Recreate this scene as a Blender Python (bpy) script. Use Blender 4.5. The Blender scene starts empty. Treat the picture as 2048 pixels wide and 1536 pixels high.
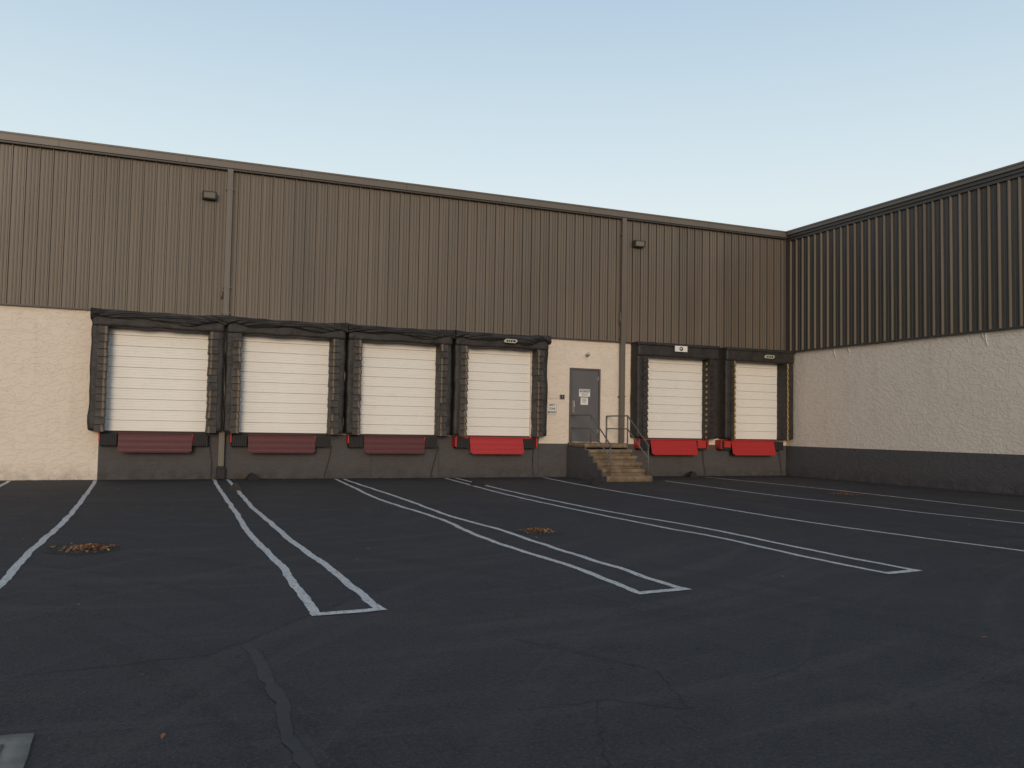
import bpy, math, random
from mathutils import Vector, Matrix, noise
R=random.Random(7)
scene=bpy.context.scene
COL=scene.collection

# ------------------------------------------------------------ materials
def mat(name):
    m=bpy.data.materials.new(name); m.use_nodes=True
    nt=m.node_tree; b=nt.nodes['Principled BSDF']
    return m,nt,b
def N(nt,t,**k):
    n=nt.nodes.new(t)
    for a,v in k.items():
        if a in n.inputs: n.inputs[a].default_value=v
        else: setattr(n,a,v)
    return n
def noi(nt,vec,scale,detail=4,rough=.55,dist=0):
    n=N(nt,'ShaderNodeTexNoise'); n.inputs['Scale'].default_value=scale
    n.inputs['Detail'].default_value=detail; n.inputs['Roughness'].default_value=rough
    n.inputs['Distortion'].default_value=dist
    nt.links.new(vec,n.inputs['Vector']); return n.outputs['Fac']
def ramp(nt,fac,stops):
    n=N(nt,'ShaderNodeValToRGB'); e=n.color_ramp.elements
    while len(e)<len(stops): e.new(.5)
    for el,(p,c) in zip(e,stops):
        el.position=p; el.color=(c,c,c,1) if not hasattr(c,'__len__') else (*c,1)
    nt.links.new(fac,n.inputs['Fac']); return n.outputs['Color']
def mix(nt,fac,a,b,mode='MIX'):
    n=N(nt,'ShaderNodeMix'); n.data_type='RGBA'; n.blend_type=mode
    for s,v in ((n.inputs[0],fac),(n.inputs[6],a),(n.inputs[7],b)):
        if isinstance(v,(int,float)): s.default_value=v
        elif isinstance(v,tuple): s.default_value=(*v,1)
        else: nt.links.new(v,s)
    return n.outputs[2]
def mth(nt,op,a,b=0.0,c=0.0):
    n=N(nt,'ShaderNodeMath'); n.operation=op
    for s,v in zip(n.inputs,(a,b,c)):
        if isinstance(v,(int,float)): s.default_value=v
        else: nt.links.new(v,s)
    return n.outputs[0]
def pos(nt,scale=None):
    g=N(nt,'ShaderNodeNewGeometry')
    if scale is None: return g.outputs['Position']
    mp=N(nt,'ShaderNodeMapping'); mp.inputs['Scale'].default_value=scale
    nt.links.new(g.outputs['Position'],mp.inputs['Vector']); return mp.outputs['Vector']
def bump(nt,b,h,strength,dist):
    n=N(nt,'ShaderNodeBump'); n.inputs['Strength'].default_value=strength; n.inputs['Distance'].default_value=dist
    nt.links.new(h,n.inputs['Height']); nt.links.new(n.outputs[0],b.inputs['Normal'])
def simple(name,col,rough=.6,var=.25,scale=8,metal=0,bmp=0,bdist=.004,bscale=60,spec=.5):
    m,nt,b=mat(name); p=pos(nt)
    f=noi(nt,p,scale,3,.6)
    c=mix(nt,f,tuple(x*(1-var) for x in col),tuple(x*(1+var) for x in col))
    nt.links.new(c,b.inputs['Base Color']); b.inputs['Roughness'].default_value=rough
    b.inputs['Metallic'].default_value=metal; b.inputs['Specular IOR Level'].default_value=spec
    if bmp: bump(nt,b,noi(nt,p,bscale,2,.6),bmp,bdist)
    return m

def metal_siding(name,col,axis):
    m,nt,b=mat(name); p=pos(nt)
    sx=N(nt,'ShaderNodeSeparateXYZ'); nt.links.new(p,sx.inputs[0])
    pan=mth(nt,'FLOOR',mth(nt,'DIVIDE',sx.outputs[axis],.915))
    wn=N(nt,'ShaderNodeTexWhiteNoise'); wn.noise_dimensions='1D'; nt.links.new(pan,wn.inputs['W'])
    v=mth(nt,'MULTIPLY_ADD',wn.outputs['Value'],.14,.93)
    st=noi(nt,pos(nt,(3.5,3.5,.12)),1.6,3,.6)
    v=mth(nt,'MULTIPLY',v,mth(nt,'MULTIPLY_ADD',st,.5,.75))
    big=noi(nt,p,.35,2,.6)
    c=mix(nt,big,tuple(x*.9 for x in col),(col[0]*1.12,col[1]*1.1,col[2]*1.05))
    cb=N(nt,'ShaderNodeCombineColor'); [nt.links.new(v,cb.inputs[i]) for i in range(3)]
    c=mix(nt,1.0,c,cb.outputs[0],'MULTIPLY')
    nt.links.new(c,b.inputs['Base Color'])
    nt.links.new(mth(nt,'MULTIPLY_ADD',big,.2,.36),b.inputs['Roughness'])
    b.inputs['Specular IOR Level'].default_value=.35
    bump(nt,b,noi(nt,pos(nt,(1,1,.25)),2.2,1),.35,.012)
    return m

def stucco(name,col,dark=(.4,.33,.26),bs=.8):
    m,nt,b=mat(name); p=pos(nt)
    sx=N(nt,'ShaderNodeSeparateXYZ'); nt.links.new(p,sx.inputs[0])
    a=noi(nt,p,.6,4,.6)
    c=mix(nt,a,tuple(x*.93 for x in col),tuple(x*1.04 for x in col))
    s=noi(nt,pos(nt,(1.4,1.4,.22)),2.0,4,.65)
    c=mix(nt,mth(nt,'MULTIPLY',ramp(nt,s,[(.52,0),(.8,1)]),.28),c,dark)
    g=mth(nt,'SUBTRACT',1.0,mth(nt,'DIVIDE',sx.outputs[2],.45)); g=mth(nt,'MAXIMUM',g,0)
    g=mth(nt,'MULTIPLY',g,ramp(nt,noi(nt,p,3,4,.7),[(.35,0),(.65,1)]))
    c=mix(nt,mth(nt,'MULTIPLY',g,.6),c,tuple(x*.55 for x in dark))
    n1=noi(nt,pos(nt,(1,1,1.8)),4.6,2,.5,1.3)
    pl=ramp(nt,n1,[(.49,0),(.53,.8),(.60,1)])
    ed=ramp(nt,n1,[(.475,0),(.49,1),(.505,0)])
    em=ramp(nt,noi(nt,p,3.0,2),[(.45,0),(.6,1)])
    c=mix(nt,mth(nt,'MULTIPLY',mth(nt,'MULTIPLY',ed,em),.38),c,dark)
    nt.links.new(c,b.inputs['Base Color']); b.inputs['Roughness'].default_value=.85
    b.inputs['Specular IOR Level'].default_value=.25
    bump(nt,b,mth(nt,'ADD',mth(nt,'MULTIPLY',pl,.6),mth(nt,'MULTIPLY',noi(nt,p,40,1,.7),.25)),bs,.014)
    return m

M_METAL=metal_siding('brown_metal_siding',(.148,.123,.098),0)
M_METAL_SHADE=metal_siding('brown_metal_rib_shade',(.070,.057,.046),0)  # same siding paint, darkened: shade on the rib sides put into the colour
M_WING_SHADE=metal_siding('brown_metal_wing_shaded',(.075,.065,.056),1)  # wing flats: siding paint darkened to carry their shade in the colour
M_WING_LIT=metal_siding('brown_metal_wing_rib_lit',(.16,.132,.102),1)  # lighter copy: sunlight painted onto wing rib tops and near sides
M_TRIM=simple('brown_trim',(.125,.104,.083),.45,.12,2)
M_TRIMD=simple('dark_trim',(.05,.043,.037),.5,.15,2)
M_STUC=stucco('cream_stucco',(.70,.61,.515))
M_BASE=stucco('grey_painted_base',(.086,.080,.082),dark=(.05,.045,.04))
m,nt,b=mat('white_dock_door'); p=pos(nt)
c=mix(nt,noi(nt,pos(nt,(1,1,.3)),1.3,3),(.72,.69,.645),(.81,.785,.74))
c=mix(nt,mth(nt,'MULTIPLY',ramp(nt,noi(nt,p,6,4,.7),[(.58,0),(.8,1)]),.25),c,(.40,.36,.31))
nt.links.new(c,b.inputs['Base Color']); b.inputs['Roughness'].default_value=.45; M_DOOR=m
bump(nt,b,noi(nt,p,12,2),.2,.006)
M_GAP=simple('dark_joint',(.03,.027,.024),.8)
M_JOINT=simple('door_joint',(.24,.22,.195),.8)
def vinyl(name,col):
    m,nt,b=mat(name); p=pos(nt)
    f=noi(nt,p,3.5,5,.7)
    c=mix(nt,ramp(nt,f,[(.35,0),(.7,1)]),tuple(x*.6 for x in col),tuple(x*1.6 for x in col))
    sc=ramp(nt,noi(nt,pos(nt,(6,6,1.2)),5,3,.75),[(.60,0),(.72,1)])
    c=mix(nt,mth(nt,'MULTIPLY',sc,.4),c,(.10,.085,.07))
    nt.links.new(c,b.inputs['Base Color']); b.inputs['Roughness'].default_value=.6
    bump(nt,b,noi(nt,pos(nt,(1,1,1.6)),6,4,.65,.6),.8,.03); return m
M_VIN=vinyl('black_vinyl',(.021,.018,.017))
M_VIN2=vinyl('faded_vinyl',(.040,.032,.027))
M_TAN=simple('faded_stripe',(.15,.11,.07),.7,.5,14)
M_YEL=simple('yellow_stripe',(.36,.25,.07),.6,.45,12)
M_RUB=simple('black_rubber',(.015,.014,.014),.75,.4,20,bmp=.6)
def redplate(name,col,wear):
    m,nt,b=mat(name); p=pos(nt)
    w=ramp(nt,noi(nt,p,9,5,.75),[(.5-wear*.3,0),(.72,1)])
    c=mix(nt,mth(nt,'MULTIPLY',w,wear),col,(.05,.022,.02))
    mp=N(nt,'ShaderNodeMapping'); mp.inputs['Rotation'].default_value=(0,math.radians(45),0); nt.links.new(p,mp.inputs[0])
    ck=N(nt,'ShaderNodeTexVoronoi'); ck.inputs['Scale'].default_value=24; ck.inputs['Randomness'].default_value=0
    nt.links.new(mp.outputs[0],ck.inputs['Vector'])
    lug=ramp(nt,ck.outputs['Distance'],[(.2,1),(.4,0)])
    c=mix(nt,mth(nt,'MULTIPLY',mth(nt,'SUBTRACT',1.0,lug),.35*wear+.1),c,(.03,.012,.012))
    nt.links.new(c,b.inputs['Base Color']); b.inputs['Roughness'].default_value=.5
    bump(nt,b,lug,1.0,.008); return m
M_RED1=redplate('worn_red_paint',(.17,.018,.018),.8)
M_RED2=redplate('red_paint',(.48,.022,.022),.2)
M_REDS=simple('red_steel',(.40,.025,.02),.55,.3,9)
M_GREYD=simple('grey_door_paint',(.10,.097,.10),.5,.1,3)
M_FRAME=simple('grey_frame_paint',(.08,.077,.08),.5,.1,3)
M_STEEL=simple('grey_rail_paint',(.11,.105,.10),.5,.2,10)
M_CHR=simple('brushed_steel',(.5,.48,.45),.35,.1,10,metal=.8)
M_CHAIN=simple('rusty_chain',(.05,.035,.03),.6,.3,30,metal=.4)
m,nt,b=mat('weathered_concrete'); p=pos(nt)
c=mix(nt,ramp(nt,noi(nt,p,2.5,5,.7),[(.3,0),(.7,1)]),(.12,.082,.050),(.25,.185,.12))
c=mix(nt,mth(nt,'MULTIPLY',ramp(nt,noi(nt,p,9,4,.8),[(.5,0),(.66,1)]),.6),c,(.06,.042,.028))
nt.links.new(c,b.inputs['Base Color']); b.inputs['Roughness'].default_value=.9; bump(nt,b,noi(nt,p,18,4,.7),.9,.014); M_CONC=m
M_CONC2=simple('pale_concrete',(.20,.185,.16),.9,.5,9,bmp=.6,bscale=40)
M_WHITE=simple('sign_white',(.72,.70,.66),.5,.05,5)
M_BLACKT=simple('sign_black',(.02,.02,.03),.6,.05)
M_BLUET=simple('sign_blue',(.03,.05,.14),.6,.05)
M_GLASS=simple('lamp_lens',(.20,.19,.16),.15,.2,20)
M_BRONZE=simple('bronze_housing',(.04,.033,.027),.45,.2,10)
M_SILV=simple('silver_logo',(.45,.42,.35),.5,.15,10)
M_IRON=simple('cast_iron',(.05,.045,.042),.6,.4,20,bmp=.4)
M_ROOF=simple('roof_membrane',(.25,.24,.22),.9,.1,1)

# asphalt
m,nt,b=mat('sealed_asphalt'); p=pos(nt)
big=noi(nt,p,.22,4,.6,.5)
c=mix(nt,ramp(nt,big,[(.3,0),(.7,1)]),(.0195,.0192,.0225),(.032,.0315,.0360))
med=noi(nt,p,1.7,4,.7)
c=mix(nt,ramp(nt,med,[(.38,0),(.65,.5)]),c,(.041,.039,.042))
def rings(cx,cy,scale,lo,hi,seed):
    mp=N(nt,'ShaderNodeMapping'); mp.inputs['Location'].default_value=(-cx,-cy,0); nt.links.new(p,mp.inputs[0])
    ln=N(nt,'ShaderNodeVectorMath'); ln.operation='LENGTH'; nt.links.new(mp.outputs[0],ln.inputs[0])
    sx=N(nt,'ShaderNodeSeparateXYZ'); nt.links.new(mp.outputs[0],sx.inputs[0])
    an=mth(nt,'ARCTAN2',sx.outputs[1],sx.outputs[0])
    cb=N(nt,'ShaderNodeCombineXYZ'); nt.links.new(mth(nt,'MULTIPLY',ln.outputs['Value'],scale),cb.inputs[0])
    nt.links.new(mth(nt,'MULTIPLY',an,1.3),cb.inputs[1]); cb.inputs[2].default_value=seed
    return ramp(nt,noi(nt,cb.outputs[0],1.0,3,.7,.2),[(lo,0),(hi,1)])
r1=rings(1.5,16,2.8,.53,.64,1.0); r2=rings(-9,3,2.6,.54,.66,5.0); r3=rings(14,-4,3.0,.55,.68,9.0)
c=mix(nt,mth(nt,'MULTIPLY',r1,.5),c,(.058,.054,.055))
c=mix(nt,mth(nt,'MULTIPLY',r2,.5),c,(.012,.012,.013))
c=mix(nt,mth(nt,'MULTIPLY',r3,.45),c,(.056,.051,.051))
dust=ramp(nt,noi(nt,pos(nt,(.5,1.2,1)),.7,5,.7),[(.55,0),(.70,1)])
c=mix(nt,mth(nt,'MULTIPLY',dust,.4),c,(.075,.063,.055))
spk=ramp(nt,noi(nt,p,48,2,.8),[(.52,0),(.66,1)])
c=mix(nt,mth(nt,'MULTIPLY',spk,.55),c,(.10,.095,.09))
dk=ramp(nt,noi(nt,p,20,3,.8),[(.36,1),(.46,0)])
c=mix(nt,mth(nt,'MULTIPLY',dk,.55),c,(.008,.008,.009))
wv=N(nt,'ShaderNodeTexVoronoi'); wv.feature='DISTANCE_TO_EDGE'; wv.inputs['Scale'].default_value=1.6
dv=N(nt,'ShaderNodeVectorMath'); dv.operation='ADD'
nn=N(nt,'ShaderNodeTexNoise'); nn.inputs['Scale'].default_value=2.2; nn.inputs['Detail'].default_value=4; nn.inputs['Roughness'].default_value=.7; nt.links.new(p,nn.inputs['Vector'])
sc_=N(nt,'ShaderNodeVectorMath'); sc_.operation='SCALE'; sc_.inputs[3].default_value=.9; nt.links.new(nn.outputs['Color'],sc_.inputs[0])
nt.links.new(p,dv.inputs[0]); nt.links.new(sc_.outputs[0],dv.inputs[1]); nt.links.new(dv.outputs[0],wv.inputs['Vector'])
cr=ramp(nt,wv.outputs['Distance'],[(.003,1),(.012,0)])
crm=ramp(nt,noi(nt,p,.45,2,.6),[(.49,0),(.57,1)])
crk=mth(nt,'MULTIPLY',cr,crm)
c=mix(nt,mth(nt,'MULTIPLY',crk,.8),c,(.006,.006,.006))
nt.links.new(c,b.inputs['Base Color'])
nt.links.new(mth(nt,'MULTIPLY_ADD',big,.25,.62),b.inputs['Roughness']); b.inputs['Specular IOR Level'].default_value=.3
bump(nt,b,noi(nt,p,30,3,.8),1.0,.02); M_ASPH=m
M_SEAM=simple('asphalt_patch',(.034,.031,.031),.8,.5,9,bmp=.8,bscale=40)
M_CRACK=simple('crack_fill',(.009,.0088,.0085),.8,.3)
m,nt,b=mat('road_paint'); p=pos(nt)
w=ramp(nt,noi(nt,p,30,4,.8),[(.50,0),(.61,1)])
c=mix(nt,noi(nt,p,2.5,4),(.50,.485,.46),(.68,.665,.63))
c=mix(nt,mth(nt,'MULTIPLY',w,.75),c,(.07,.07,.07))
nt.links.new(c,b.inputs['Base Color']); b.inputs['Roughness'].default_value=.75; M_PAINT=m
m,nt,b=mat('dry_leaves')
oi=N(nt,'ShaderNodeNewGeometry')
c=ramp(nt,oi.outputs['Random Per Island'],[(0,(.07,.03,.015)),(.35,(.20,.08,.03)),(.7,(.36,.16,.06)),(1,(.42,.25,.12))])
nt.links.new(c,b.inputs['Base Color']); b.inputs['Roughness'].default_value=.8; M_LEAF=m

# ------------------------------------------------------------ mesh helpers
class MB:
    def __init__(s): s.v=[];s.f=[];s.mi=[];s.sm=[]
    def add(s,vs,fs,mi=0,smooth=False):
        o=len(s.v); s.v+= [tuple(v) for v in vs]
        for f in fs: s.f.append(tuple(o+i for i in f)); s.mi.append(mi); s.sm.append(smooth)
    def box(s,x0,x1,y0,y1,z0,z1,mi=0):
        s.add([(x0,y0,z0),(x1,y0,z0),(x1,y1,z0),(x0,y1,z0),(x0,y0,z1),(x1,y0,z1),(x1,y1,z1),(x0,y1,z1)],
              [(0,3,2,1),(4,5,6,7),(0,1,5,4),(1,2,6,5),(2,3,7,6),(3,0,4,7)],mi)
    def quad(s,a,b,c,d,mi=0): s.add([a,b,c,d],[(0,1,2,3)],mi)
    def tube(s,pts,r,mi=0,n=10):
        pts=[Vector(p) for p in pts]; rings=[]
        for i,p in enumerate(pts):
            t=(pts[min(i+1,len(pts)-1)]-pts[max(i-1,0)]).normalized()
            a=Vector((0,0,1)) if abs(t.z)<.9 else Vector((1,0,0))
            u=t.cross(a).normalized(); w=t.cross(u).normalized()
            rings.append([p+u*r*math.cos(2*math.pi*k/n)+w*r*math.sin(2*math.pi*k/n) for k in range(n)])
        vs=[q for rr in rings for q in rr]; fs=[]
        for i in range(len(pts)-1):
            for k in range(n):
                fs.append((i*n+k,i*n+(k+1)%n,(i+1)*n+(k+1)%n,(i+1)*n+k))
        fs.append(tuple(range(n))[::-1]); fs.append(tuple((len(pts)-1)*n+k for k in range(n)))
        s.add(vs,fs,mi,True)
    def softbox(s,x0,x1,y0,y1,z0,z1,mi=0,step=.08,amp=.012,seed=0,freq=3.0,rnd=.04):
        nx=max(2,int((x1-x0)/step)); ny=max(2,int((y1-y0)/step)); nz=max(2,int((z1-z0)/step))
        idx={}; vs=[]; fs=[]
        c=Vector(((x0+x1)/2,(y0+y1)/2,(z0+z1)/2)); hx,hy,hz=(x1-x0)/2,(y1-y0)/2,(z1-z0)/2
        def vid(i,j,k):
            if (i,j,k) in idx: return idx[(i,j,k)]
            q=Vector((-hx+2*hx*i/nx,-hy+2*hy*j/ny,-hz+2*hz*k/nz))
            inn=Vector((max(-hx+rnd,min(hx-rnd,q.x)),max(-hy+rnd,min(hy-rnd,q.y)),max(-hz+rnd,min(hz-rnd,q.z))))
            dlt=q-inn
            if dlt.length>1e-6: q=inn+dlt.normalized()*rnd
            nrm=dlt.normalized() if dlt.length>1e-6 else Vector((0,-1,0))
            w=c+q; dn=noise.noise(Vector((w.x*freq+seed,w.y*freq,w.z*freq)))
            w=w+nrm*dn*amp*2
            idx[(i,j,k)]=len(vs); vs.append(w); return idx[(i,j,k)]
        for j in range(ny):
            for k in range(nz):
                fs.append((vid(0,j,k),vid(0,j,k+1),vid(0,j+1,k+1),vid(0,j+1,k)))
                fs.append((vid(nx,j,k),vid(nx,j+1,k),vid(nx,j+1,k+1),vid(nx,j,k+1)))
        for i in range(nx):
            for k in range(nz):
                fs.append((vid(i,0,k),vid(i+1,0,k),vid(i+1,0,k+1),vid(i,0,k+1)))
                fs.append((vid(i,ny,k),vid(i,ny,k+1),vid(i+1,ny,k+1),vid(i+1,ny,k)))
            for j in range(ny):
                fs.append((vid(i,j,0),vid(i,j+1,0),vid(i+1,j+1,0),vid(i+1,j,0)))
                fs.append((vid(i,j,nz),vid(i+1,j,nz),vid(i+1,j+1,nz),vid(i,j+1,nz)))
        s.add(vs,fs,mi,True)
    def make(s,name,mats,parent=None,bevel=0):
        me=bpy.data.meshes.new(name); me.from_pydata(s.v,[],s.f)
        for m in mats: me.materials.append(m)
        me.polygons.foreach_set('material_index',s.mi); me.polygons.foreach_set('use_smooth',s.sm); me.update()
        o=bpy.data.objects.new(name,me); COL.objects.link(o)
        if parent: o.parent=parent
        if bevel:
            bv=o.modifiers.new('bevel','BEVEL'); bv.width=bevel; bv.segments=2; bv.limit_method='ANGLE'
        return o
def empty(name,loc=(0,0,0)):
    e=bpy.data.objects.new(name,None); e.empty_display_size=.3; COL.objects.link(e); return e
def text(body,size,loc,rotz,mat_,name,parent,bold=0.0,sx=1):
    cu=bpy.data.curves.new(name,'FONT'); cu.body=body; cu.size=size; cu.align_x='CENTER'; cu.align_y='CENTER'
    cu.extrude=.001; cu.offset=bold
    o=bpy.data.objects.new(name,cu); COL.objects.link(o); o.location=loc; o.rotation_euler=(math.pi/2,0,rotz); o.scale=(sx,1,1)
    cu.materials.append(mat_); o.parent=parent; return o

XC=21.1; WY=25.0; HM=4.40; HT=8.68
# ------------------------------------------------------------ warehouse walls
def profile(L,D=.045,w=.010):
    pts=[]; P=.305; n=int(L/P)+1
    for i in range(n):
        s=i*P
        for ds,d,mi in ((0,0,0),(.080,0,1),(.088,.012,0),(.104,.012,1),(.112,0,0),(.160,0,1),(.168,.012,0),(.184,.012,1),(.192,0,0),(.262-w,0,1),(.266,D,0),(.292,D,1),(.296+w-.004,0,0)):
            if s+ds<=L: pts.append((s+ds,d,mi))
    pts.append((L,0,0)); return pts
wh=empty('warehouse_building')
x_l=-24.0
b1=MB(); pr=profile(XC-x_l,.045,.012); vs=[]
for s_,d_,_ in pr:
    for z in (HM,HT-.1): vs.append((x_l+s_,WY-.06-d_,z))
b1.v+=vs
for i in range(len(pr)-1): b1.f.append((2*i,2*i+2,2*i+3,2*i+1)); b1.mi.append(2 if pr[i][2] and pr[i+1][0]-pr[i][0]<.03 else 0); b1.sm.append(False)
for i in range(int((XC-x_l)/.915)):
    x=x_l+.915*i+.305-.004
    b1.box(x-.005,x+.004,WY-.075,WY-.059,HM,HT-.2,1)
for z in (4.52,5.95,7.35):
    for i in range(int((XC-x_l)/.305)):
        x=x_l+.305*i+.228; b1.box(x-.009,x+.009,WY-.066,WY-.0595,z-.009,z+.009,1)
b1.make('ribbed_siding',[M_METAL,M_TRIMD,M_METAL_SHADE],wh)
b=MB(); b.box(x_l,XC+.0,WY,WY+.3,1.0,HT-.05,0); b.make('stucco_wall',[M_STUC],wh)
b=MB(); b.box(x_l,-1.06,WY+.002,WY+.3,-.1,1.0); b.make('stucco_wall_lower',[M_STUC],wh)
b=MB(); b.box(-1.06,11.42,WY-.012,WY+.28,-.1,1.24); b.box(11.42,14.6,WY-.014,WY+.28,-.1,1.05); b.box(14.6,XC,WY-.012,WY+.28,-.1,1.06)
b.make('dock_base',[M_BASE],wh)
b=MB(); b.box(x_l,XC+.12,WY-.24,WY+.3,HT-.20,HT,0); b.box(x_l,XC,WY-.20,WY+.2,HT-.25,HT-.202,1)
b.box(x_l,XC,WY-.26,WY-.22,HT-.03,HT+.012,0)
for i in range(15): 
    x=x_l+3.05*i+.4; b.box(x,x+.012,WY-.244,WY-.2405,HT-.199,HT-.031,1)
b.make('roof_fascia',[M_TRIM,M_TRIMD],wh)
b=MB(); b.box(x_l,XC-.03,WY-.11,WY-.0,HM-.035,HM+.004,0); b.box(XC-.16,XC-.03,WY-.12,WY-.0,HM+.005,HT-.25,1); b.make('siding_flashing',[M_TRIMD,M_TRIM],wh)
b=MB(); b.quad((x_l,WY,HT-.06),(XC,WY,HT-.06),(XC,WY+40,HT+.6),(x_l,WY+40,HT+.6)); b.box(x_l-.3,x_l,WY,WY+40,0,HT-.1,0); b.make('roof',[M_ROOF],wh)
b=MB()
for x in (8.15,11.42,6.1):
    b.box(x-.006,x+.006,WY-.018,WY-.0125,0,1.0)
b.make('base_joints',[M_GAP],wh)
b=MB(); b.tube([(14.22,24.86,4.95),(14.22,24.86,5.35)],.03,0); b.tube([(1.83,24.86,4.9),(1.83,24.86,5.1)],.03,0); b.make('conduit_stubs',[M_TRIM],wh)

# wing
wg=empty('warehouse_wing')
y0=2.0
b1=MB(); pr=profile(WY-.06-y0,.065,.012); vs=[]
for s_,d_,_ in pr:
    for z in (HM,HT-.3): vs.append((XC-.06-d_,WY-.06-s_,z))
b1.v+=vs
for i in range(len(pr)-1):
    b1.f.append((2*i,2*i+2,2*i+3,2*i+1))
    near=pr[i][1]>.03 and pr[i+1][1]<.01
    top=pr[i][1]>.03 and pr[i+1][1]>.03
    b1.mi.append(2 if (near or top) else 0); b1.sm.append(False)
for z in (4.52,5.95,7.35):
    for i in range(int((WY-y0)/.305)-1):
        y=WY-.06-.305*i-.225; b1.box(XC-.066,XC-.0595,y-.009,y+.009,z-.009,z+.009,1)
b1.make('ribbed_siding',[M_WING_SHADE,M_TRIMD,M_WING_LIT],wg)
b=MB(); b.box(XC,XC+.3,y0,WY+.5,1.0,HT-.3); b.make('stucco_wall',[M_STUC],wg)
b=MB(); b.box(XC-.014,XC+.28,y0,WY-.013,-.1,1.05); b.make('painted_base',[M_BASE],wg)
b=MB()
b.box(XC-.22,XC+.3,y0,WY-.27,HT-.14,HT-.02,0); b.box(XC-.17,XC+.3,y0,WY-.1,HT-.24,HT-.142,1); b.box(XC-.13,XC+.3,y0,WY-.1,HT-.34,HT-.243,1)
b.box(XC-.24,XC-.2,y0,WY-.27,HT-.04,HT+.01,0)
b.box(XC-.128,XC,y0,WY-.11,HM-.035,HM+.004,1)
b.box(XC-.13,XC-.0,WY-.25,WY-.125,HM+.005,HT-.345,1)
b.make('roof_fascia',[M_TRIM,M_TRIMD],wg)
b=MB(); b.quad((XC,y0,HT-.06),(XC+30,y0,HT-.06),(XC+30,WY+40,HT),(XC,WY+40,HT)); b.box(XC,XC+30,y0-.3,y0,0,HT-.1); b.make('roof',[M_ROOF],wg)
b=MB()
for yy,ll in ((22.6,.30),(21.95,.22),(16.9,.42),(17.0,.22),(19.6,.05)):
    for k in range(3):
        dx=k*.022; L=ll*(1-.35*k)
        b.tube([(XC-.012,yy+dx,HM-.03),(XC-.014,yy+dx+.02,HM-.03-L*.5),(XC-.008,yy+dx-.03,HM-.03-L)],.011,0,6)
b.make('sealant_drips',[M_WHITE],wg)

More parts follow.
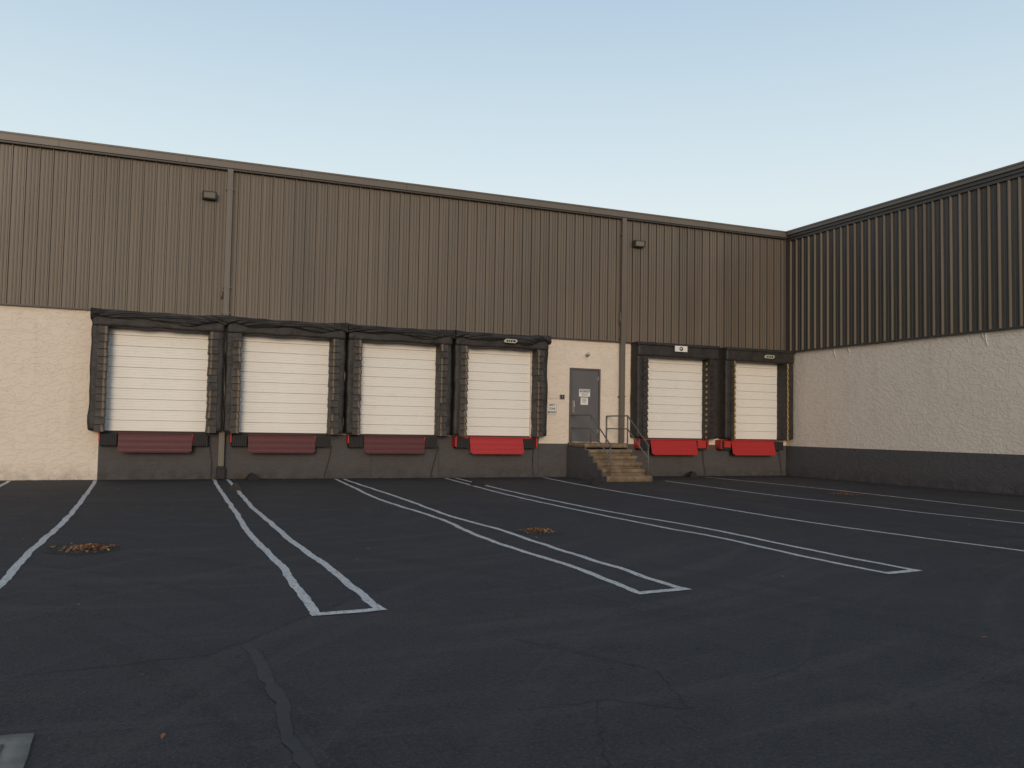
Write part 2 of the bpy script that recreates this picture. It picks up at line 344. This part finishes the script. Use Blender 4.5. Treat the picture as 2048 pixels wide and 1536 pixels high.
# ------------------------------------------------------------ loading docks
docks=[(-1.31,1.92,-.97,1.60,-.60,1.19,0),(1.97,5.18,2.25,4.82,2.62,4.42,0),(5.25,8.36,5.50,7.98,5.81,7.60,0),
       (8.45,11.49,8.72,11.08,9.02,10.76,1),(14.69,17.87,15.05,17.51,15.32,17.10,2),(18.15,21.04,18.50,20.66,18.53,20.33,2)]
for di,(xl,xr,dl,dr,pl,pr_,kind) in enumerate(docks):
    e=empty('loading_dock_door'); sd=di*13.7
    PW=.37; FY=24.50
    b=MB(); zb=1.27; zt=4.05; yb=WY-.02
    b.box(dl,dr,yb,yb+.018,zb,zt,1)
    nsec=10; H=(zt-zb)/nsec
    for k in range(nsec):
        z0=zb+k*H; hh=H-.005
        prof=[(0,0),(.006,.014)]
        for q in (.25,.5,.75): prof+= [(hh*q-.013,.014),(hh*q-.006,.008),(hh*q+.006,.008),(hh*q+.013,.014)]
        prof+=[(hh-.006,.014),(hh,0)]
        jy=R.uniform(-.002,.002)+(.002 if k%2 else 0)
        vs=[];fs=[]
        for (dz,dy) in prof:
            vs+= [(dl,yb-dy-.006+jy,z0+dz),(dr,yb-dy-.006+jy,z0+dz)]
        for i in range(len(prof)-1): fs.append((2*i,2*i+1,2*i+3,2*i+2))
        b.add(vs,fs,0)
    b.box(dl,dr,yb-.03,yb-.001,zb-.035,zb-.003,2)
    b.make('sectional_door',[M_DOOR,M_JOINT,M_GAP],e)
    b=MB(); b.box(dr+.005,dr+.05,WY-.12,WY-.001,1.24,3.95,0); b.box(dl-.05,dl-.005,WY-.12,WY-.001,1.24,3.95,0)
    b.box(dl-.05,dr+.05,WY-.14,WY-.001,3.955,4.07,1); b.box(dl-.3,dr+.2,WY-.10,WY-.001,4.072,4.3,1)
    b.make('door_frame',[M_STUC,M_GAP],e)
    for side in (0,1):
        b=MB()
        if side==0: a0,a1=xl,xl+PW
        else: a0,a1=xr-PW,xr
        b.softbox(a0,a1,FY+.03,WY-.005,1.27,3.98,0,.06,.020 if kind<2 else .006,sd+side*5,2.2,.04)
        w=.21 if kind<2 else .17
        n=14; hz=(3.93-1.25)/n
        for k in range(n):
            K=.5 if kind<2 else .3
            zb_=1.25+k*hz; zt_=zb_+hz*1.4
            j1=R.uniform(-.014,.018)*K; j2=R.uniform(-.03,.03)*K
            if side==0: p_in,p_out=a1+.010+j1,a1-w+j2
            else: p_in,p_out=a0-.010-j1,a0+w+j2
            yf_b=FY-.05*(1 if kind<2 else .6)-abs(j1)*.6; yf_t=FY+.035
            tw=R.uniform(-.02,.02)*K
            s_=1 if side==0 else -1
            xo=s_*.03*K
            A=(p_out,yf_b+.02+tw*.3,zb_+j2*.5); B=(p_in+xo,yf_b,zb_-tw); C=(p_in-xo*.6,yf_t,zt_); D=(p_out,yf_t,zt_)
            E=(p_in+xo,WY-.06,zb_); F=(p_in-xo*.6,WY-.06,zt_)
            At=(A[0],A[1]+.02,A[2]+.004); Bt=(B[0]-s_*.015,B[1]+.02,B[2]+.004)
            b.add([A,B,C,D],[(0,1,2,3)],1); b.add([A,B,Bt,At],[(0,1,2,3)],0)
            b.add([B,E,F,C],[(0,1,2,3)],1)
            o=.003
            def LP(a,c,t): return tuple(a[i]+(c[i]-a[i])*t for i in range(3))
            def sh(q): return (q[0],q[1]-o,q[2])
            if kind<2:
                u0,u1=.12,.34
                if R.random()<.85:
                    b.add([sh(LP(B,A,u0)),sh(LP(B,A,u1)),sh(LP(C,D,u1)),sh(LP(C,D,u0))],[(0,1,2,3)],2)
            elif di==4 and side==1:
                q=lambda y,z:(p_in+s_*.018,y,z)
                b.add([q(FY+.12,zb_+.03),q(FY+.22,zb_+.03),q(FY+.22,zb_+.10),q(FY+.12,zb_+.10)],[(0,1,2,3)],3)
            elif di==5:
                u0,u1=(.08,.26) if side==0 else (.42,.70)
                b.add([sh(LP(B,A,u0)),sh(LP(B,A,u1)),sh(LP(LP(B,C,.72),LP(A,D,.72),u1)),sh(LP(LP(B,C,.72),LP(A,D,.72),u0))],[(0,1,2,3)],3)
        b.make('side_pad',[M_VIN,M_VIN2 if kind<2 else M_VIN,M_TAN,M_YEL],e)
    b=MB()
    b.softbox(xl,xr,FY-.01,WY-.005,3.93,4.36,0,.06,.018 if kind<2 else .005,sd+50,2.2,.05)
    b.make('head_pad',[M_VIN],e)
    if kind<2:
        b=MB(); nx=150; nz=30; vs=[];fs=[]
        x0,x1=xl-.03,xr+.03
        pk=.35+.3*R.random()
        def top(x,t): return 4.39-.05*math.sin(math.pi*t)+.035*noise.noise(Vector((x*1.3+sd,1,0)))
        for i in range(nx+1):
            t=i/nx; x=x0+(x1-x0)*t
            sw=math.sin(math.pi*min(1,t/pk)/1)**2*.5 if t<pk else math.sin(math.pi*(t-pk)/(1-pk))**2
            edge=min(1,min(t,1-t)/.06)
            hgt=.17+.12*sw+.05*noise.noise(Vector((x*1.9+sd,0,3)))+.10*(1-edge)
            for k in range(nz+1):
                v=k/nz
                ztop=top(x,t)
                z=ztop-hgt*v
                cat=.22*(4*(t-.5)**2)-.05*sw
                ph=(z+cat)*62+2.4*noise.noise(Vector((x*.9,v,sd)))
                env=math.sin(math.pi*min(1,v*.95))**.7
                fold=.028*math.sin(ph)*env*(.6+.8*abs(noise.noise(Vector((x*1.3,sd,2)))))
                y=FY-.06-.06*math.sin(v*math.pi*.75)+fold+.05*noise.noise(Vector((x*2.2+sd,v*1.2,7)))
                if v>.93: y+=.03
                vs.append((x,y,z))
        for i in range(nx):
            for k in range(nz):
                a=i*(nz+1)+k; fs.append((a,a+1,a+nz+2,a+nz+1))
        b.add(vs,fs,0,True)
        vs2=[]
        for i in range(nx+1):
            q=vs[i*(nz+1)]; vs2+=[q,(q[0],WY-.0,q[2]+.045)]
        b.add(vs2,[(2*i,2*i+2,2*i+3,2*i+1) for i in range(nx)],0,True)
        for xx in (x0,x1):
            b.add([(xx,FY-.05,4.37),(xx,WY,4.42),(xx,WY,4.1),(xx,FY-.05,4.12)],[(0,1,2,3)],0)
        b.make('head_curtain',[M_VIN],e)
    else:
        b=MB(); b.softbox(xl-.01,xr+.01,FY-.05,WY-.004,4.28,4.40,0,.08,.006,sd,2,.03); b.make('head_cap',[M_VIN],e)
    cx=(xl+xr)/2
    if di in (3,5):
        cxx=cx+(.16 if di==3 else .35); zz=4.14
        b=MB(); yy=FY-.20 if di==3 else FY-.03
        pts=[(-.20,-.05),(.15,-.06),(.22,.0),(.20,.055),(-.14,.06),(-.22,.01)]
        b.add([(cxx+x,yy,zz+z) for x,z in pts]+[(cxx+x,yy+.02,zz+z) for x,z in pts],[tuple(range(6))]+[(i,(i+1)%6,(i+1)%6+6,i+6) for i in range(6)],0)
        for k,(u0,u1) in enumerate(((-.15,-.09),(-.07,-.03),(-.01,.05),(.07,.15))):
            b.add([(cxx+u0,yy-.002,zz-.03),(cxx+u1,yy-.002,zz-.03),(cxx+u1+.015,yy-.002,zz+.03),(cxx+u0+.015,yy-.002,zz+.03)],[(0,1,2,3)],1)
        b.make('maker_badge',[M_SILV,M_RUB],e)
    if di==4:
        b=MB(); zz=4.22; yy=FY-.075; b.box(cx-.23,cx+.25,yy,yy+.02,zz-.09,zz+.10,0)
        n=20; cc=(cx+.01,yy-.003,zz+.005)
        b.add([cc]+[(cc[0]+.07*math.cos(2*math.pi*i/n),cc[1],cc[2]+.07*math.sin(2*math.pi*i/n)) for i in range(n)],[(0,1+i,1+(i+1)%n) for i in range(n)],1)
        cc=(cc[0]-.01,cc[1]-.002,cc[2]+.01)
        b.add([cc]+[(cc[0]+.03*math.cos(2*math.pi*i/n),cc[1],cc[2]+.03*math.sin(2*math.pi*i/n)) for i in range(n)],[(0,1+i,1+(i+1)%n) for i in range(n)],0)
        b.make('maker_badge',[M_WHITE,M_RUB],e)
    mr=M_RED1 if di<3 else M_RED2
    b=MB(); zt=1.20
    b.add([(pl,24.72,zt),(pr_,24.72,zt),(pr_,24.60,.76),(pl,24.60,.76),(pl,24.745,zt),(pr_,24.745,zt),(pr_,24.625,.755),(pl,24.625,.755)],
          [(0,3,2,1),(4,5,6,7),(0,4,7,3),(1,2,6,5),(3,7,6,2),(0,1,5,4)],0)
    b.add([(pl+.03,24.59,.76),(pr_-.03,24.59,.76),(pr_-.06,24.57,.72),(pl+.06,24.57,.72)],[(0,3,2,1)],0)
    b.tube([(pl,24.73,zt+.01),(pr_,24.73,zt+.01)],.022,0,8)
    b.box(pl+.02,pr_-.02,24.75,24.985,1.15,1.21,0)
    b.box(pl-.42,pr_+.40,24.93,24.986,1.165,1.235,1 if di>=3 else 2)
    nl=5
    for k in range(nl):
        xx=pl+.15+(pr_-pl-.3)*k/(nl-1); b.box(xx-.02,xx+.02,24.76,24.98,.86,1.12,2)
    b.make('dock_leveler',[mr,M_REDS,M_RUB],e,bevel=.003)
    b=MB()
    for (u0,u1) in ((pl-.40,pl-.03),(pr_+.03,pr_+.40)):
        if di==5: u1=min(u1,21.05)
        n=7
        for k in range(n):
            a=u0+(u1-u0)*k/n; bb=u0+(u1-u0)*(k+1)/n
            jz=R.uniform(-.006,.006); b.box(a+.002,bb-.002,24.70+jz,24.985,.90+jz,1.19+jz,0)
        b.box(u0-.02,u0+.0,24.70,24.985,.88,1.16,0)
        b.tube([(u0-.03,24.8,1.03),(u1+.03,24.8,1.03)],.02,0,8)
    if di in (3,4,5):
        b.box(pl-.47,pl-.425,24.66,24.985,.93,1.23,1)
        if di!=5: b.box(pr_+.425,pr_+.47,24.66,24.985,.93,1.23,1)
    if di==4: b.box(pr_+.03,pr_+.36,24.66,24.690,.95,1.20,1)
    if di==5: b.box(pl-.32,pl-.06,24.66,24.690,.98,1.20,1)
    if di<3:
        b.box(pl-.46,pl-.425,24.72,24.985,1.0,1.23,1); b.box(pr_+.0,pr_+.028,24.70,24.985,.92,1.2,1)
    b.make('rubber_bumpers',[M_RUB,M_REDS],e,bevel=.004)
    b=MB(); cxn=pr_+.45 if di!=5 else pr_+.42
    z=.92; k=0
    while z>.03:
        s_=1 if k%2 else 0
        ox=.05*math.sin((.92-z)*3.2+di)-.12*(.92-z)*(1 if di in(1,2) else -.4)
        P=[]
        for i in range(9):
            a=2*math.pi*i/8
            q=(math.cos(a)*.012,math.sin(a)*.024)
            P.append((cxn+ox+(q[0] if s_ else 0),24.90+(0 if s_ else q[0]),z+q[1]))
        b.tube(P,.0045,0,5); z-=.036; k+=1
    b.make('chain',[M_CHAIN],e)

# ------------------------------------------------------------ downspouts
def downspout(x,ztop,zbot,boot):
    e=empty('downspout'); b=MB()
    b.box(x-.075,x+.075,24.77,24.875,zbot,ztop,0)
    for z in (7.9,5.2,4.5,2.6): 
        if z>zbot: b.box(x-.095,x+.095,24.76,24.94,z-.02,z+.02,0)
    b.box(x-.035,x+.035,24.762,24.769,zbot+.05,ztop-.1,0)
    if boot:
        b.box(x-.105,x+.105,24.72,24.93,.02,.30,1); b.box(x-.085,x+.085,24.74,24.9,.302,.36,1)
    b.make('pipe',[M_TRIM,M_RUB],e,bevel=.008)
downspout(1.945,8.46,.30,True); downspout(14.30,8.46,.08,False)

# ------------------------------------------------------------ wall lights
def wall_light(x,z,w):
    e=empty('wall_light'); b=MB(); h=.20; Y=24.90
    b.add([(x-w/2,Y-.22,z+h/2),(x+w/2,Y-.22,z+h/2),(x+w/2,Y,z+h/2+.01),(x-w/2,Y,z+h/2+.01),
           (x-w/2,Y-.16,z-h/2),(x+w/2,Y-.16,z-h/2),(x+w/2,Y,z-h/2),(x-w/2,Y,z-h/2)],
          [(0,1,2,3),(0,3,7,4),(1,5,6,2),(4,7,6,5),(2,6,7,3),(0,4,5,1)],0)
    b.box(x-.06,x+.06,Y-.02,Y+.06,z-.05,z+.05,0)
    def fp(u,v): return (x-w/2+w*u,Y-.16-.06*v-.006,z-h/2+h*v)
    b.add([fp(.12,.16),fp(.88,.16),fp(.88,.84),fp(.12,.84)],[(0,1,2,3)],1)
    b.make('housing',[M_BRONZE,M_GLASS],e,bevel=.006)
wall_light(1.42,7.66,.37); wall_light(14.85,7.65,.40)
e=empty('security_lamp'); b=MB()
b.box(13.01,13.11,24.95,24.998,3.90,3.99,0)
b.tube([(13.06,24.95,3.94),(13.05,24.86,3.93)],.02,0); b.tube([(13.05,24.87,3.93),(13.02,24.78,3.90)],.05,1,14)
b.make('lamp_head',[M_WHITE,M_CHR],e)

# ------------------------------------------------------------ personnel door
e=empty('personnel_door'); b=MB()
X0,X1,Z0,Z1=12.47,13.56,1.11,3.47
b.box(X0,X0+.06,24.93,24.999,Z0,Z1,0); b.box(X1-.06,X1,24.93,24.999,Z0,Z1,0); b.box(X0+.06,X1-.06,24.93,24.999,Z1-.06,Z1,0)
b.make('door_frame',[M_FRAME],e,bevel=.004)
b=MB(); b.box(X0+.065,X1-.065,24.965,24.998,Z0+.01,Z1-.065,0); b.make('door_leaf',[M_GREYD],e)
b=MB(); b.box(X0+.10,X0+.17,24.945,24.964,2.05,2.42,0); b.tube([(X0+.135,24.93,2.10),(X0+.135,24.90,2.13),(X0+.135,24.90,2.32),(X0+.135,24.93,2.35)],.012,0)
b.box(X1-.085,X1-.06,24.955,24.9645,3.1,3.22,0); b.box(X1-.085,X1-.06,24.955,24.9645,1.4,1.52,0)
b.make('door_handle',[M_CHR],e)
e=empty('notice_sign'); b=MB()
b.box(12.80,13.19,24.955,24.963,2.56,2.80,0); b.box(12.86,13.12,24.955,24.963,2.30,2.53,0)
b.box(12.82,13.17,24.9525,24.9548,2.70,2.785,1)
b.make('panel',[M_WHITE,M_BLUET],e)
text('NOTICE',.085,(12.995,24.9505,2.742),0,M_WHITE,'lettering',e,.002)
b=MB()
for zz,a,c_ in ((2.665,12.84,13.15),(2.635,12.90,13.10),(2.60,12.87,13.13),(2.49,12.9,13.08),(2.46,12.9,13.05),(2.43,12.9,13.08),(2.40,12.92,13.04),(2.36,12.9,13.07)):
    x=a
    while x<c_:
        w=R.uniform(.015,.05); b.box(x,min(x+w,c_),24.953,24.9545,zz-.007,zz+.007,0); x+=w+.012
b.make('fine_print',[M_BLACKT],e)
e=empty('apply_your_brakes_sign'); b=MB(); b.box(11.70,12.02,24.97,24.985,1.96,2.33,0); b.make('panel',[M_WHITE],e)
b=MB()
for (a,c_,z0,z1) in ((11.712,12.008,2.312,2.318),(11.712,12.008,1.972,1.978),(11.712,11.718,1.979,2.311),(12.002,12.008,1.979,2.311)): b.box(a,c_,24.967,24.9695,z0,z1)
b.make('border',[M_BLACKT],e)
for t,z in (('APPLY',2.255),('YOUR',2.145),('BRAKES',2.035)): text(t,.095,(11.86,24.968,z),0,M_BLACKT,'lettering',e,.0025,.86)
e=empty('blank_notice_plate'); b=MB(); b.box(11.74,12.05,24.975,24.992,2.46,2.71,0); b.make('plate',[simple('cream_plate',(.62,.56,.48),.6,.05)],e,bevel=.01)
e=empty('door_intercom'); b=MB(); b.box(12.13,12.28,24.94,24.995,2.46,2.60,0); b.box(12.155,12.255,24.93,24.939,2.485,2.575,1); b.tube([(12.205,24.935,2.53),(12.205,24.915,2.53)],.022,2); b.make('box',[M_STEEL,M_RUB,M_CHR],e,bevel=.004)

# ------------------------------------------------------------ stairs
e=empty('concrete_staircase')
SX0,SX1=12.42,13.93; zl=1.10; n=6; rz=zl/n; yl=23.75; td=.28
b=MB()
b.softbox(SX0,SX1,yl,WY-.016,zl-.14,zl,0,.09,.006,3,5,.012)
for k in range(1,n):
    z1=zl-rz*k; y1=yl-td*(k-1); y0_=y1-td
    b.softbox(SX0+R.uniform(-.01,.01),SX1+R.uniform(-.01,.01),y0_,y1+.06,z1-rz-.01 if k==n-1 else z1-rz+.06,z1,0,.07,.010,k*9,6,.014)
    b.box(SX0+.05,SX1-.05,y0_+.045,y1+.1,z1-rz-.02,z1-.04,0)
b.make('steps',[M_CONC],e)
b=MB()
for xx0,xx1 in ((SX0-.03,SX0+.045),(SX1-.045,SX1+.03)):
    prf=[(WY-.016,0),(WY-.016,zl-.145),(yl,zl-.145),(yl,zl-rz-.03)]
    for k in range(1,n): 
        prf+= [(yl-td*k+ .02,zl-rz*k-.03),(yl-td*k+.02,max(.0,zl-rz*(k+1)-.03))]
    A=[(xx0,y,z) for y,z in prf]; B=[(xx1,y,z) for y,z in prf]; m_=len(prf)
    b.add(A+B,[tuple(range(m_)),tuple(range(m_,2*m_))[::-1]]+[(i,(i+1)%m_,(i+1)%m_+m_,i+m_) for i in range(m_)],0)
b.make('side_walls',[M_BASE],e)
e=empty('metal_handrail')
for X,nm in ((12.52,'rail_a'),(13.80,'rail_b')):
    b=MB(); r=.021
    b.tube([(X,24.93,zl),(X,24.93,1.96)],r); b.tube([(X,23.60,zl-.01),(X,23.60,1.96)],r)
    b.tube([(X,24.93,1.955),(X,23.60,1.955),(X,22.42,1.10),(X,22.36,1.06),(X,22.36,1.0)],r)
    b.tube([(X,24.93,1.55),(X,23.60,1.55),(X,22.38,.68)],r*.9)
    b.tube([(X,22.38,.17),(X,22.38,1.08)],r)
    b.make(nm,[M_STEEL],e)

# ------------------------------------------------------------ ground
b=MB(); b.quad((-400,-400,0),(400,-400,0),(400,400,0),(-400,400,0)); b.make('asphalt_ground',[M_ASPH])
def ribbon(b,pts,w,z,mi=0,jit=.006,step=.12,sharp=False):
    P=[Vector((x,y,0)) for x,y in pts]
    out=[]
    for i in range(len(P)-1):
        p0=P[max(i-1,0)];p1=P[i];p2=P[i+1];p3=P[min(i+2,len(P)-1)]
        n=max(1,int((p2-p1).length/step))
        for k in range(n):
            t=k/n
            if sharp: q=p1.lerp(p2,t)
            else: q=.5*((2*p1)+(p2-p0)*t+(2*p0-5*p1+4*p2-p3)*t*t+(3*p1-p0-3*p2+p3)*t**3)
            out.append(q)
    out.append(P[-1]); vs=[];fs=[]
    for i,q in enumerate(out):
        t=(out[min(i+1,len(out)-1)]-out[max(i-1,0)]).normalized(); nn_=Vector((-t.y,t.x,0))
        wob=jit*.8*noise.noise(Vector((q.x*2,q.y*1.6,1)))*2
        a=w/2+R.uniform(-jit,jit)*.5; c_=w/2+R.uniform(-jit,jit)*.5
        vs+=[q+nn_*(a+wob)+Vector((0,0,z)),q-nn_*(c_-wob)+Vector((0,0,z))]
    for i in range(len(out)-1): fs.append((2*i,2*i+1,2*i+3,2*i+2))
    b.add(vs,fs,mi)
LN=[[(-1.08,24.7),(-1.04,20),(-1.05,15.0),(-1.15,11.44),(-1.16,9.29),(-1.2,7.2)],
[(-3.02,24.8),(-2.96,22.9),(-2.95,15),(-3.0,7.2)],
[(1.78,24.7),(1.62,20),(1.51,16.1),(1.39,12.2),(1.41,9.74),(1.36,8.2),(1.32,7.16)],
[(2.13,24.7),(2.00,20.5),(1.88,17.0),(1.84,13.6),(1.83,11.05),(1.87,9.0),(1.855,7.21)],
[(5.02,24.7),(4.75,21),(4.53,17.6),(4.56,13.9),(4.40,12.0),(4.35,10.35),(4.42,9.0),(4.38,8.0),(4.32,7.17)],
[(5.36,24.7),(5.21,23.98),(5.05,18.04),(4.87,14.25),(4.94,12.14),(4.87,9.96),(4.87,8.46),(4.83,7.78),(4.84,7.23)],
[(8.27,24.7),(7.71,18.99),(7.57,15.5),(7.56,12.18),(7.65,10.34),(7.54,8.67),(7.56,7.34)],
[(8.6,24.7),(8.13,19.08),(8.0,14.67),(8.16,11.67),(8.06,9.27),(8.03,8.19),(8.04,7.41)],
[(11.46,24.7),(10.89,19.99),(10.63,15.21),(10.51,12.09),(10.63,10.03),(10.85,8.22),(10.85,7.4)],
[(14.56,22.64),(14.09,17.26),(14.17,14.73),(14.12,12.71),(14.3,10.76),(14.3,7.5)],
[(17.2,24.3),(17.24,19.83),(16.94,15.98),(16.6,12.39),(16.5,7.6)]]
b=MB()
for l in LN: ribbon(b,l,.085,.004,0,.014,.10)
for l in ([(1.28,7.12),(1.60,7.14),(1.90,7.17)],[(4.27,7.12),(4.6,7.15),(4.89,7.19)],[(7.51,7.30),(7.8,7.33),(8.09,7.37)]): ribbon(b,l,.11,.0062,0,.01,.08)
b.make('parking_lines',[M_PAINT])
b=MB(); ribbon(b,[(.70,6.3),(.74,6.05),(.72,5.6),(.75,5.05),(.73,4.5),(.73,3.9),(.76,3.0),(.7,2.0)],.075,.0035,0,.03,.08)
b.make('asphalt_patch',[M_SEAM])
def walk(a,c_,n,amp):
    pts=[]
    for i in range(n+1):
        t=i/n; x=a[0]+(c_[0]-a[0])*t; y=a[1]+(c_[1]-a[1])*t
        k=amp*(1 if 0<i<n else 0); pts.append((x+R.uniform(-k,k),y+R.uniform(-k,k)))
    return pts
b=MB()
for a,c_,n,amp,w in (((-2.5,5.7),(.45,6.12),40,.02,.006),((.45,6.12),(2.3,8.4),40,.03,.006),((2.44,8.45),(2.48,7.6),14,.03,.007),((2.48,7.6),(2.9,7.2),10,.03,.006),
    ((2.5,5.9),(3.05,4.84),30,.03,.006),((3.05,4.84),(2.8,4.09),20,.025,.006),((1.95,4.39),(2.45,4.41),14,.02,.005),((2.45,4.41),(2.8,4.1),12,.02,.005),
    ((3.6,7.9),(4.1,6.2),30,.04,.006),((4.1,6.2),(6.5,5.4),40,.04,.006),((6.2,8.2),(8.5,6.5),40,.04,.008),((4.0,10.2),(5.9,12.9),40,.04,.009),((10.9,9.5),(13.5,9.2),40,.05,.011),
    ((8.3,17),(10.3,16.4),30,.05,.014),((2.4,16.5),(4.1,17),25,.05,.014),((-1,14),(1.2,13.4),30,.04,.012),((1.8,3.2),(2.4,4.4),20,.03,.005),((3.5,4.4),(4.6,4.9),20,.03,.005)):
    ribbon(b,walk(a,c_,n,amp),w,.0025,0,.005,.2,True)
b.make('pavement_cracks',[M_CRACK])

# wheel chocks
for x,y,rot in ((2.75,24.55,.3),(1.98,20.75,-.2),(8.1,21.5,.2),(11.54,21.5,.1),(16.84,24.55,0.)):
    b=MB(); L,W_,H_=.30,.22,.17
    pf=[(-L/2,0),(L/2,0),(L/2,.02),(.04,H_*.93),(-.01,H_),(-.05,H_*.93),(-L/2,.05)]
    A=[(u,-W_/2,v) for u,v in pf]; B=[(u,W_/2,v) for u,v in pf]; m_=len(pf)
    b.add(A+B,[tuple(range(m_)),tuple(range(m_,2*m_))[::-1]]+[(i,(i+1)%m_,(i+1)%m_+m_,i+m_) for i in range(m_)],0)
    for k in range(4):
        u=-.13+k*.035; b.box(u,u+.012,-W_/2+.01,W_/2-.01,.06+k*.03,.075+k*.034,0)
    P=[]
    for i in range(9):
        a=math.pi*i/8; P.append((-.02+.035*math.cos(a)*1.0,0,H_-.01+.04*math.sin(a)))
    b.tube(P,.006,0,6)
    o=b.make('wheel_chock',[M_RUB],None,bevel=.006); o.location=(x,y,.002); o.rotation_euler=(0,0,rot)

# leaves
def leaf(b,x,y,z,s):
    a=R.uniform(0,6.28); tl=R.uniform(-.5,.5); cu=R.uniform(.1,.5)
    ca,sa=math.cos(a),math.sin(a)
    pts=[(-1,0,0),(-.3,.5,cu*.6),(.5,.38,cu*.5),(1,0,0),(.5,-.38,cu*.5),(-.3,-.5,cu*.6)]
    vs=[]
    for u,v,w in pts: vs.append((x+s*(u*ca-v*sa),y+s*(u*sa+v*ca),z+s*(w+max(0,u*tl+abs(tl)))))
    b.add(vs,[(0,1,2,3),(0,3,4,5)],0)
for cx,cy,rx,ry,n,off in ((-.62,11.65,.36,.38,420,(.07,-.06)),(5.40,11.8,.30,.30,300,(0,0)),(16.07,16.9,.42,.45,200,(0,0))):
    e=empty('storm_drain_with_leaves')
    b=MB(); k=24
    b.add([(cx,cy,.003)]+[(cx+rx*1.12*math.cos(2*math.pi*i/k)*(1+.12*noise.noise(Vector((i*.7,cx,0)))),cy+ry*1.5*math.sin(2*math.pi*i/k),.003) for i in range(k)],[(0,1+i,1+(i+1)%k) for i in range(k)],0)
    for i in range(7): b.box(cx-.22+i*.07,cx-.19+i*.07,cy-.24,cy+.24,.0035,.012,1)
    b.make('drain_grate',[M_CRACK,M_IRON],e)
    b=MB()
    for i in range(n):
        a=R.uniform(0,6.28); r_=R.gauss(0,.5)
        leaf(b,cx+off[0]+rx*r_*math.cos(a),cy+off[1]+ry*r_*math.sin(a),.01+R.uniform(0,.03)*max(0,1-abs(r_)),R.uniform(.014,.028))
    b.make('leaf_litter',[M_LEAF],e)
b=MB()
for i in range(190):
    leaf(b,R.uniform(-6,20),R.uniform(4.5,24.5),.005,R.uniform(.012,.026))
for i in range(380):
    x=R.choice([-2.4,2.6,2.9,1.9,3.2,6.5,10,9.5,14,16,20,18])+R.gauss(0,.4); leaf(b,min(x,20.9),24.93-abs(R.gauss(0,.12)),.006,R.uniform(.012,.03))
b.make('fallen_leaves',[M_LEAF])

# utility cover lower left
e=empty('utility_cover'); b=MB()
b.softbox(-1.7,-.43,3.6,4.86,-.05,.014,0,.08,.004,2,6,.012); b.make('concrete_collar',[M_CONC2],e)
b=MB(); b.box(-1.5,-.545,3.8,4.70,.0,.020,0)
for k in range(12): b.box(-1.46+k*.075,-1.43+k*.075,3.84,4.66,.0205,.026,0)
b.make('iron_lid',[M_IRON],e)

# ------------------------------------------------------------ light
AZ=math.radians(197); EL=math.radians(9)
sd=Vector((math.sin(AZ)*math.cos(EL),math.cos(AZ)*math.cos(EL),math.sin(EL)))
L=bpy.data.lights.new('sun','SUN'); L.energy=1.55; L.angle=math.radians(16); L.color=(1,.80,.60)
lo=bpy.data.objects.new('sun',L); COL.objects.link(lo); lo.rotation_euler=sd.to_track_quat('Z','Y').to_euler()
w=bpy.data.worlds.new('World'); scene.world=w; w.use_nodes=True; nt=w.node_tree
bg=nt.nodes['Background']; sk=nt.nodes.new('ShaderNodeTexSky'); sk.sky_type='NISHITA'; sk.sun_disc=False
sk.sun_elevation=EL; sk.sun_rotation=AZ; sk.air_density=1.0; sk.dust_density=1.0; sk.ozone_density=1.0
tc=nt.nodes.new('ShaderNodeTexCoord'); sx=nt.nodes.new('ShaderNodeSeparateXYZ'); nt.links.new(tc.outputs['Generated'],sx.inputs[0])
hz=ramp(nt,sx.outputs[2],[(0,(.74,.74,.70)),(.24,(.79,.885,.91)),(.34,(.65,.785,.865)),(.50,(.44,.60,.775)),(.75,(.28,.35,.46)),(1,(.21,.26,.36))])
scl=mix(nt,1.0,sk.outputs[0],(.14,.14,.14),'MULTIPLY')
fin=mix(nt,.87,scl,hz)
nt.links.new(fin,bg.inputs[0]); bg.inputs[1].default_value=1.0

# ------------------------------------------------------------ camera
cam=bpy.data.cameras.new('camera'); co=bpy.data.objects.new('camera',cam); COL.objects.link(co)
Rm=Matrix(((.9217,-.0353,-.3863),(-.3875,-.0395,-.9210),(.0173,.9986,-.0501)))
co.matrix_world=Matrix.Translation((0,0,1.52))@Rm.to_4x4()
cam.sensor_width=36; cam.lens=30.76; cam.clip_end=2000; cam.clip_start=.05
scene.camera=co
scene.view_settings.view_transform='Standard'; scene.view_settings.look='None'; scene.view_settings.exposure=0
